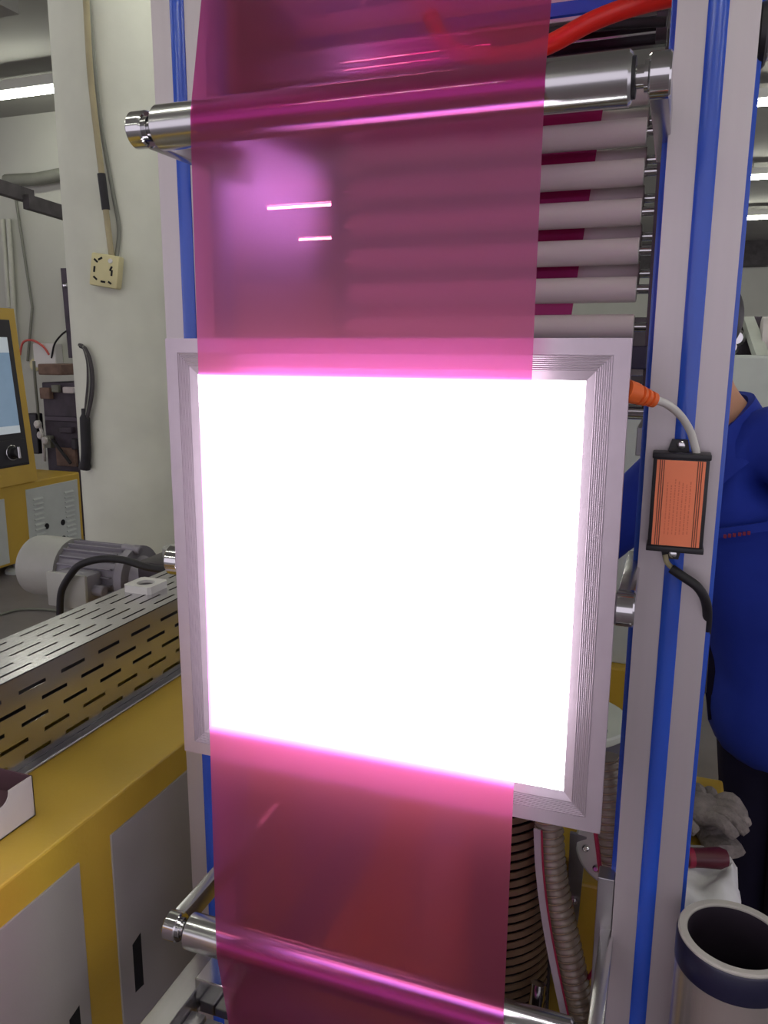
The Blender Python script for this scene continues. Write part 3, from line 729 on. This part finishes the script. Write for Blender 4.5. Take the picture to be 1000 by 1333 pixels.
# guard grille: curved slats
gr = thing('guard_grille', at(690, 1333, Y=.30), 'curved brown guard grille with dark slots beside the lower film', 'grille')
g0 = at(612, 1200, Y=.30).x; g1 = at(716, 1200, Y=.30).x
zt_ = .90; zb_ = .26
RA = (g1-g0)/2; gc = Vector(((g0+g1)/2, .262+RA))
nsl = 38
for k in range(nsl):
    z = zb_+(zt_-zb_)*(k+.2)/nsl; h = (zt_-zb_)/nsl*.62
    m = MB(); rin = []; 
    sec = []
    for j in range(13):
        a = math.radians(-170+160*j/12)
        sec.append((math.cos(a), math.sin(a)))
    rings = []
    for cx_, sy_ in sec:
        rise = .026*cx_
        rings.append([Vector((gc.x+cx_*RA, gc.y+sy_*RA, z+rise)), Vector((gc.x+cx_*(RA-.003), gc.y+sy_*(RA-.003), z+rise)), Vector((gc.x+cx_*(RA-.003), gc.y+sy_*(RA-.003), z+h+rise)), Vector((gc.x+cx_*RA, gc.y+sy_*RA, z+h+rise))])
    m.ring_loft(rings); m.build('slat', 'grille', gr)
for sx in (-1, 1):
    MB().box((gc.x+sx*(RA-.002)-.004, gc.y-.014, 0), (gc.x+sx*(RA-.002)+.004, gc.y+.004, zt_+.02)).build('grille_post', 'dark_steel', gr)
MB().lathe([(RA-.006, 0), (RA-.006, zt_)], (gc.x, gc.y+.004, 0), (0, 0, 1), 24).build('inner_drum', 'dark_gloss', gr, True)

# corrugated clear hoses
def corrugated(path, r, label, name='suction_hose'):
    P = spline(path, 40); L = 0.; rr = []
    prev = P[0]
    for p in P:
        L += (p-prev).length; prev = p
        rr.append(r*(1+.075*math.cos(2*math.pi*L/.0125)))
    t = thing(name, P[-1], label, 'hose')
    MB().tube(P, rr, 20).build('hose_wall', 'clear_hose', t, True, 80)
    m = MB(); L = 0; prev = P[0]; hp = []
    # spiral reinforcement
    e = Vector((1, 0, 0))
    for i in range(len(P)-1):
        for s in range(4):
            p = P[i].lerp(P[i+1], s/4); tdir = (P[i+1]-P[i]).normalized()
            L += (p-prev).length; prev = p
            e2 = (e-tdir*e.dot(tdir)).normalized(); g = tdir.cross(e2); a = 2*math.pi*L/.0125
            hp.append(p+(e2*math.cos(a)+g*math.sin(a))*r*1.0)
    m.tube(hp, .0011, 5).build('spiral_wire', 'hose_spiral', t, True, 80)
    return t
corrugated([at(714, 1062, Y=.27), at(719, 1130, Y=.265), at(730, 1190, Y=.26), at(744, 1255, Y=.255), at(760, 1333, Y=.25), at(775, 1400, Y=.25)], .0225, 'clear corrugated suction hose left of the white flange')
corrugated([at(788, 985, Y=.30), at(793, 1060, Y=.29), at(798, 1120, Y=.28), at(803, 1200, Y=.277)], .0215, 'clear corrugated hose partly hidden behind the right upright')
sp = spline([at(700, 1080, Y=.24), at(703, 1140, Y=.236), at(714, 1220, Y=.232), at(737, 1330, Y=.225), at(760, 1420, Y=.225)], 8)
ss = thing('edge_strap', sp[-1], 'flat grey strap with dark red edge beside the corrugated hose', 'strap')
m = MB(); rings = []
for p in sp: rings.append([p+Vector((-.0065, 0, 0)), p+Vector((.0055, 0, 0)), p+Vector((.0055, .003, 0)), p+Vector((-.0065, .003, 0))])
m.ring_loft(rings); m.build('strap_band', 'strap', ss)
MB().tube([p+Vector((.0065, .0, 0)) for p in sp], .0018, 8).build('strap_edge', 'red_edge', ss, True, 80)
# red flex beside second hose
tag(MB().tube(spline([at(775, 1080, Y=.25), at(781, 1130, Y=.245), at(784, 1190, Y=.24), at(778, 1250, Y=.24), at(765, 1275, Y=.26)], 8), .0035, 8).build('red_flex', 'red_edge', None, True, 80), 'dark red flex hanging past the bolted white flange', 'cable')
# white bolted flange and bracket
fc = at(800, 1105, Y=.335); nn = Vector((-.15, -1, .25)).normalized(); FR = .064
fl = thing('bolted_flange', fc, 'white round flange plate with bolts behind the corrugated hoses', 'flange')
MB().lathe([(FR-.005, 0), (FR, .003), (FR, .012), (FR-.004, .015)], fc+Vector((0, .008, 0)), nn, 48).build('flange_plate', 'drum_white', fl, True)
for k in range(8):
    a = 2*math.pi*k/8+.25
    e1 = Vector((1, -.15, 0)).normalized(); e2 = nn.cross(e1)
    MB().lathe([(.006, 0), (.006, .005), (.0035, .008)], fc+Vector((0, .008, 0))+nn*.015+(e1*math.cos(a)+e2*math.sin(a))*.045, nn, 12).build('bolt', 'chrome', fl, True)
MB().cyl(fc+Vector((0, .008, 0)), Vector((fc.x, fc.y+.09, BZ+.001)), .025, 20).build('flange_neck', 'drum_side', fl, True)
br = thing('steel_bracket', at(752, 1200, Y=.335), 'small grey steel bracket with bolt left of the white flange', 'bracket')
k0 = at(742, 1085, Y=.336); k1 = at(764, 1090, Y=.336); k2 = at(752, 1203, Y=.336); k3 = at(738, 1200, Y=.336)
MB().prism([k0, k1, k2, k3], (0, .008, 0)).build('bracket_plate', 'steel', br)
MB().lathe([(.006, 0), (.006, .005), (.003, .007)], at(748, 1172, Y=.336), (0, -1, 0), 12).build('bolt', 'chrome', br, True)
# drum
dr = thing('blower_drum', at(740, 960, Y=.66), 'grey drum with white round lid behind the panel corner', 'drum')
dc = at(745, 934, Y=.64)
MB().lathe([(.109, BZ+.001-dc.z), (.109, 0)], dc, (0, 0, 1), 48).build('drum_wall', 'drum_side', dr, True)
MB().lathe([(.113, -.012), (.115, -.008), (.115, .002), (.112, .006)], dc, (0, 0, 1), 48).build('drum_lid', 'drum_white', dr, True)
MB().box((dc.x+.045, dc.y-.06, dc.z+.006), (dc.x+.075, dc.y-.052, dc.z+.012), .002).build('lid_handle', 'chrome', dr)
# pale cabinet with yellow base behind
pcb = thing('pale_cabinet', (.15, 1.85, 0), 'pale grey cabinet on yellow base between panel and right upright', 'cabinet')
PLZ = at(820, 872, Y=1.66).z
MB().box((-.25, 1.7, PLZ), (.44, 2.2, 1.38), .008).build('body', 'pale_panel', pcb)
MB().box((-.27, 1.66, 0), (.46, 2.2, PLZ), .008).build('plinth', 'yellow', pcb)
MB().lathe([(.012, 0), (.012, .01)], (.27, 1.70, 1.05), (0, -1, 0), 12).build('lock', 'black_plastic', pcb)
# stainless elbow
tag(MB().tube(spline([at(668, 1400, Y=.235), at(688, 1345, Y=.235), at(697, 1310, Y=.235), at(701, 1280, Y=.245)], 8), .012, 16).build('steel_pipe', 'chrome', None, True, 80), 'small shiny steel pipe elbow below the brown grille', 'pipe')

# ------------------------------------------------------------------ white machine in the right background
wm = thing('white_machine', (.9, 3.3, 0), 'white machine housing with open top behind the worker', 'machine')
za = at(980, 462, Y=3.1).z
MB().box((.12, 3.1, 0), (1.7, 3.7, za), .015).build('body', 'pale_panel', wm)
w0 = at(946, 470, Y=3.35); 
MB().box((.12, 3.62, za), (1.7, 3.7, at(970, 412, Y=3.65).z), .006).build('rear_panel', 'dark_steel', wm)
a_, b_ = at(968, 412, Y=3.6), at(982, 412, Y=3.6); c_, d_ = at(1004, 466, Y=3.12), at(986, 466, Y=3.12)
MB().prism([a_, b_, c_, d_], (0, 0, -.05)).build('sloping_rail', 'drum_white', wm)
MB().cyl(at(990, 440, Y=3.4), at(1060, 440, Y=3.4), .10, 20).build('film_roll', 'white_roll', wm, True)
for px, py in ((952, 428), (950, 452), (958, 440)):
    p = at(px, py, Y=3.45); MB().lathe([(.03, 0), (.045, .02), (.03, .05)], p, (0, -1, 0), 16).build('fitting', 'chrome', wm, True)
p0 = at(822, 470, Y=3.08); p1 = at(842, 500, Y=3.08)
MB().box((p0.x, 3.085, p1.z), (p1.x, 3.101, p0.z), .004).build('switch_panel', 'dark_steel', wm)

# ------------------------------------------------------------------ worker
wk = thing('person', (.62, .95, 0), 'person in blue work coat standing behind the right upright', 'person')
fd = Vector((-.64, -.77, 0)).normalized(); lf = Vector((-fd.y, fd.x, 0))
def skin_mesh(name, verts, edges, radii, m, parent, root=0, sub=2):
    me = bpy.data.meshes.new(name); me.from_pydata([tuple(v) for v in verts], edges, [])
    me.materials.append(MATS[m])
    o = bpy.data.objects.new(name, me); COL.objects.link(o); setp(o, parent)
    md = o.modifiers.new('skin', 'SKIN'); md.use_smooth_shade = True
    if not me.skin_vertices: me.attributes  # layer is made with the modifier
    sv = me.skin_vertices[0].data if me.skin_vertices else None
    if sv is None:
        bm = bmesh.new(); bm.from_mesh(me); bm.verts.layers.skin.verify(); bm.to_mesh(me); bm.free(); sv = me.skin_vertices[0].data
    for i, r in enumerate(radii):
        sv[i].radius = r if isinstance(r, tuple) else (r, r); sv[i].use_root = (i == root); sv[i].use_loose = False
    ms = o.modifiers.new('sub', 'SUBSURF'); ms.levels = sub; ms.render_levels = sub
    return o
hipc = Vector((.635, .97, .86)); nk = Vector((.425, .875, 1.385)); chest = Vector((.49, .90, 1.20)); waist = Vector((.58, .945, 1.0))
head = Vector((.376, .85, 1.525))
sL = Vector((.465, .885, 1.32))+lf*.17; sR = Vector((.455, .885, 1.205))-lf*.16
eL = sL+Vector((.12, -.03, -.26)); wL = eL+Vector((.05, -.16, -.20))
eR = Vector((.16, .93, 1.03)); wR = Vector((.03, .72, .97))
kL = Vector((.70, .90, .48)); aL = Vector((.71, .94, .09)); kR = Vector((.60, .98, .48)); aR = Vector((.60, 1.03, .09))
hL = hipc+lf*.085; hR = hipc-lf*.085
V = [hipc, waist, chest, Vector((.450, .883, 1.32)), nk+Vector((0, 0, .02)), head+Vector((.008, .004, -.055)), head+Vector((0, 0, .02)), head+Vector((0, .005, .095)),
     sL, eL, wL, sR, eR, wR, hL, kL, aL, hR, kR, aR]
E_ = [(0, 1), (1, 2), (2, 3), (3, 4), (4, 5), (5, 6), (6, 7), (3, 8), (8, 9), (9, 10), (3, 11), (11, 12), (12, 13), (0, 14), (14, 15), (15, 16), (0, 17), (17, 18), (18, 19)]
Rr = [.11, .10, .12, .052, .050, .066, .078, .055, .036, .030, .024, .036, .030, .024, .08, .055, .04, .08, .055, .04]
skin_mesh('body', V, E_, Rr, 'skin', wk)
# face
hd = Vector((-.75, -.62, -.22)).normalized(); hl = Vector((-hd.y, hd.x, 0)).normalized(); hu = hd.cross(hl)*-1
if hu.z < 0: hu = -hu
def ell(name, c, ax, m, par, n=16):
    mb = MB(); rings = []
    for i in range(1, n):
        th_ = math.pi*i/n
        rings.append([c+ax[0]*math.sin(th_)*math.cos(2*math.pi*k/n)+ax[1]*math.sin(th_)*math.sin(2*math.pi*k/n)+ax[2]*math.cos(th_) for k in range(n)])
    mb.ring_loft(rings); return mb.build(name, m, par, True, 80)
hc = head+Vector((0, 0, .02))
ell('nose', hc+hd*.083-hu*.012, (hd*.018, hl*.012, hu*.022), 'skin', wk)
for s in (-1, 1):
    ell('eye', hc+hd*.072+hl*.030*s+hu*.014, (hd*.010, hl*.013, hu*.008), 'white_plastic', wk)
    ell('ear', hc+hl*.077*s-hd*.008, (hd*.016, hl*.010, hu*.030), 'skin', wk)
    ell('eyebrow', hc+hd*.076+hl*.030*s+hu*.034, (hd*.006, hl*.020, hu*.005), 'hair', wk)
ell('mouth', hc+hd*.074-hu*.052, (hd*.006, hl*.022, hu*.006), 'red_print', wk)
ell('hair', hc-hd*.020+hu*.030, (hd*.082, hl*.084, hu*.092), 'hair', wk, 24)
# hands
def hand(wr, dirv, palm_n, side):
    dirv = dirv.normalized(); sd = dirv.cross(palm_n).normalized()*side; pn_ = palm_n.normalized()
    c = wr+dirv*.045
    mb = MB(); rings = []
    for t, w_, th_ in ((-.02, .024, .02), (.01, .034, .017), (.05, .042, .014), (.085, .042, .012), (.095, .036, .009)):
        o_ = wr+dirv*t
        rings.append([o_+sd*w_*math.cos(2*math.pi*k/12)+pn_*th_*math.sin(2*math.pi*k/12) for k in range(12)])
    mb.ring_loft(rings)
    for i, (off, ln) in enumerate(((-.031, .070), (-.011, .080), (.010, .074), (.030, .058))):
        b = wr+dirv*.085+sd*off
        mb.tube(spline([b, b+dirv*ln*.45+pn_*.006, b+dirv*ln*.78+pn_*.024, b+dirv*ln*.92+pn_*.045], 4), [.0092]*8+[.0085]*4+[.006], 8)
    b = wr+dirv*.025-sd*.034
    mb.tube(spline([b, b+dirv*.03-sd*.024+pn_*.008, b+dirv*.058-sd*.030+pn_*.018], 4), [.012]*5+[.010]*3+[.007], 8)
    return mb.build('hand', 'skin', wk, True, 60)
hand(wR, Vector((-.5, -.8, -.25)), Vector((0, 0, -1)), 1)
hand(wL, Vector((.1, -.7, -.7)), Vector((-1, 0, 0)), -1)
# coat, as its own continuous garment
hem = Vector((.655, .96, .58))
V = [waist, chest, Vector((.450, .884, 1.335)), hipc+Vector((0, 0, -.06)), hem+Vector((0, 0, -.02)),
     sL, eL, wL, sR, eR, wR+Vector((.02, .03, .01))]
E_ = [(0, 1), (1, 2), (0, 3), (3, 4), (2, 5), (5, 6), (6, 7), (2, 8), (8, 9), (9, 10)]
coat = skin_mesh('work_coat', V, E_, [.155, .152, .088, .18, .20, .082, .072, .058, .082, .066, .052], 'coat', wk)
# collar: a turned-down band round the neck
mb = MB(); rings = []
nb = Vector((.436, .880, 1.385)); up = Vector((-.28, -.06, 1)).normalized()
for k in range(25):
    a = math.radians(-158+316*k/24)      # 0 = nape
    d_ = (-fd*math.cos(a)+lf*math.sin(a)); opn = abs(a)/math.radians(158)
    drop = .008+.13*opn**2.6
    c_in = nb+d_*(.067+.01*opn)+up*(.045-drop)+fd*.03*opn
    c_out = nb+d_*(.112+.012*opn)+up*(-.020-drop*1.15)+fd*.045*opn
    c_mid = nb+d_*(.082+.01*opn)+up*(.050-drop)+fd*.035*opn
    rings.append([c_in+up*-.03, c_in, c_mid, c_out, c_out-d_*.006, c_mid-up*.012-d_*.003])
mb.ring_loft(rings); mb.build('collar', 'coat', wk, True, 60)
# chest pocket with red stitched mark
pw = at(962, 692, Y=.735)
def on_face(px, py, off): 
    return at(px, py, Y=.735+off)
pk = MB().prism([at(925, 690, Y=.745), at(1010, 678, Y=.735), at(1010, 690, Y=.735), at(925, 702, Y=.745)], (0, .008, 0)).build('pocket_flap', 'coat', wk)
mb = MB()
for px in (944, 950, 956, 963, 969, 975):
    a_ = at(px, 699-(px-944)*.14, Y=.730); mb.box((a_.x-.003, a_.y, a_.z-.003), (a_.x+.003, a_.y+.002, a_.z+.005), .001)
mb.build('stitched_mark', 'red_print', wk)
# trousers and shoes
V = [hipc+Vector((0, 0, -.03)), hL+Vector((0, 0, -.05)), kL, aL+Vector((0, 0, .02)), hR+Vector((0, 0, -.05)), kR, aR+Vector((0, 0, .02))]
skin_mesh('trousers', V, [(0, 1), (1, 2), (2, 3), (0, 4), (4, 5), (5, 6)], [.13, .105, .085, .075, .105, .085, .075], 'trousers', wk)
for a_ in (aL, aR):
    mb = MB(); rings = []
    for t, w_, h_ in ((-.09, .03, .05), (-.07, .038, .08), (0, .042, .09), (.08, .045, .06), (.15, .042, .045), (.18, .025, .03)):
        c_ = Vector((a_.x, a_.y, 0))+fd*t
        rings.append([c_+lf*w_*math.cos(2*math.pi*k/12)+Vector((0, 0, h_/2+.002+h_/2*math.sin(2*math.pi*k/12))) for k in range(12)])
    mb.ring_loft(rings); mb.build('shoe', 'shoe', wk, True, 60)

# ------------------------------------------------------------------ gloves, knife handle, cloth on the base
def glove(p, rz, label):
    t = thing('work_glove', p, label, 'glove', 'grey gloves on the yellow base')
    M = Matrix.Translation(p) @ Matrix.Rotation(rz, 4, 'Z')
    def tb(pts, rr): return MB().tube([M @ Vector(q) for q in spline(pts, 4)], rr, 10)
    rings = []
    for x, w_, h_, z in ((-.075, .034, .014, .016), (-.05, .036, .018, .020), (-.01, .042, .022, .026), (.025, .044, .024, .03), (.045, .036, .016, .03)):
        rings.append([M @ Vector((x, w_*math.cos(2*math.pi*k/14), z+h_*math.sin(2*math.pi*k/14)*(1+.15*math.sin(3*k)))) for k in range(14)])
    MB().ring_loft(rings).build('palm', 'glove', t, True, 70)
    for i, (y, l) in enumerate(((-.030, .06), (-.010, .07), (.010, .066), (.029, .052))):
        tb([(.03, y, .03), (.03+l*.5, y*1.15, .036+.004*i), (.03+l, y*1.3, .018)], [.0125]*6+[.0115]*2+[.008]).build('glove_finger', 'glove', t, True, 70)
    tb([(-.02, -.036, .024), (.005, -.062, .028), (.03, -.066, .016)], [.013]*6+[.012]*2+[.008]).build('glove_thumb', 'glove', t, True, 70)
    rings = [[M @ Vector((x, r_*1.35*math.cos(2*math.pi*k/14), .016+r_*.55*math.sin(2*math.pi*k/14))) for k in range(14)] for x, r_ in ((-.105, .027), (-.09, .028), (-.07, .026))]
    MB().ring_loft(rings).build('cuff', 'glove', t, True, 70)
g = at(922, 1060, Z=BZ+.03)
glove(Vector((.462, .60, BZ)), 1.9, 'upper grey knitted glove on the yellow base')
glove(Vector((.438, .555, BZ+.038)), -.35, 'lower grey knitted glove crumpled in front of the other')
kh = at(915, 1117, Z=BZ+.03)
kf = thing('knife_handle', kh, 'maroon plastic tool handle lying on the white cloth', 'tool')
k0 = at(872, 1116, Z=BZ+.045); k1 = at(948, 1117, Z=BZ+.045); dv = k1-k0
MB().lathe([(.012, 0), (.016, .006), (.0165, dv.length*.55), (.0185, dv.length*.85), (.014, dv.length*.97), (.006, dv.length)], k0, dv, 20).build('handle_grip', 'maroon', kf, True)
MB().lathe([(.0168, 0), (.0172, .003), (.0168, .010)], k0+dv*.30, dv, 20).build('handle_ring', 'red_edge', kf, True)
MB().lathe([(.006, -.03), (.006, 0)], k0, dv, 14).build('handle_shank', 'steel', kf, True)
# cloth: draped folded sheet
mb = MB(); rows = []
n1, n2 = 26, 22
for i in range(n1+1):
    row = []
    for j in range(n2+1):
        u, v = i/n1, j/n2
        x = .385+.135*u+.012*math.sin(v*9)*u; y = .50-.20*v
        z = BZ+.008+.016*(.5+.5*math.sin(u*14+v*6))*(.4+.6*math.sin(math.pi*v))+.010*math.sin(v*17+u*5)*.5+.004
        if y < .345: 
            dz = (.345-y); y = .345-.012-dz*.25-.006*math.sin(u*16); z = BZ+.012-dz*1.6
        if x > .505:
            dx = x-.505; x = .512+.25*dx+.003*math.sin(v*15); z = min(z, BZ+.006)-dx*2.2
        row.append(Vector((x, y, z)))
    rows.append(row)
mb.ring_loft(rows, cap=False, closed=False)
co = mb.build('white_cloth', 'cloth', None, True, 80)
so_ = co.modifiers.new('thick', 'SOLIDIFY'); so_.thickness = .003
tag(co, 'crumpled white cloth under the maroon tool handle', 'cloth')

# ------------------------------------------------------------------ film core standing at lower right
TCX, TCY, TZ, TR = .475, .098, .75, .0710
tu = thing('film_core', (TCX, TCY, 0), 'upright silver film core with navy band at the bottom right', 'roll')
MB().lathe([(TR+.001, 0), (TR+.001, TZ-.045)], (TCX, TCY, 0), (0, 0, 1), 64, False).build('silver_wrap', 'foil', tu, True)
MB().lathe([(TR, .01), (TR, TZ-.002), (TR-.002, TZ), (TR-.010, TZ), (TR-.0115, TZ-.002), (TR-.0115, .01), (TR, .01)], (TCX, TCY, 0), (0, 0, 1), 64, False).build('core_wall', 'core_board', tu, True)
MB().lathe([(TR+.0012, TZ-.046), (TR+.0018, TZ-.044), (TR+.0018, TZ-.006), (TR+.0006, TZ-.004)], (TCX, TCY, 0), (0, 0, 1), 64, False).build('navy_band', 'navy_band', tu, True)
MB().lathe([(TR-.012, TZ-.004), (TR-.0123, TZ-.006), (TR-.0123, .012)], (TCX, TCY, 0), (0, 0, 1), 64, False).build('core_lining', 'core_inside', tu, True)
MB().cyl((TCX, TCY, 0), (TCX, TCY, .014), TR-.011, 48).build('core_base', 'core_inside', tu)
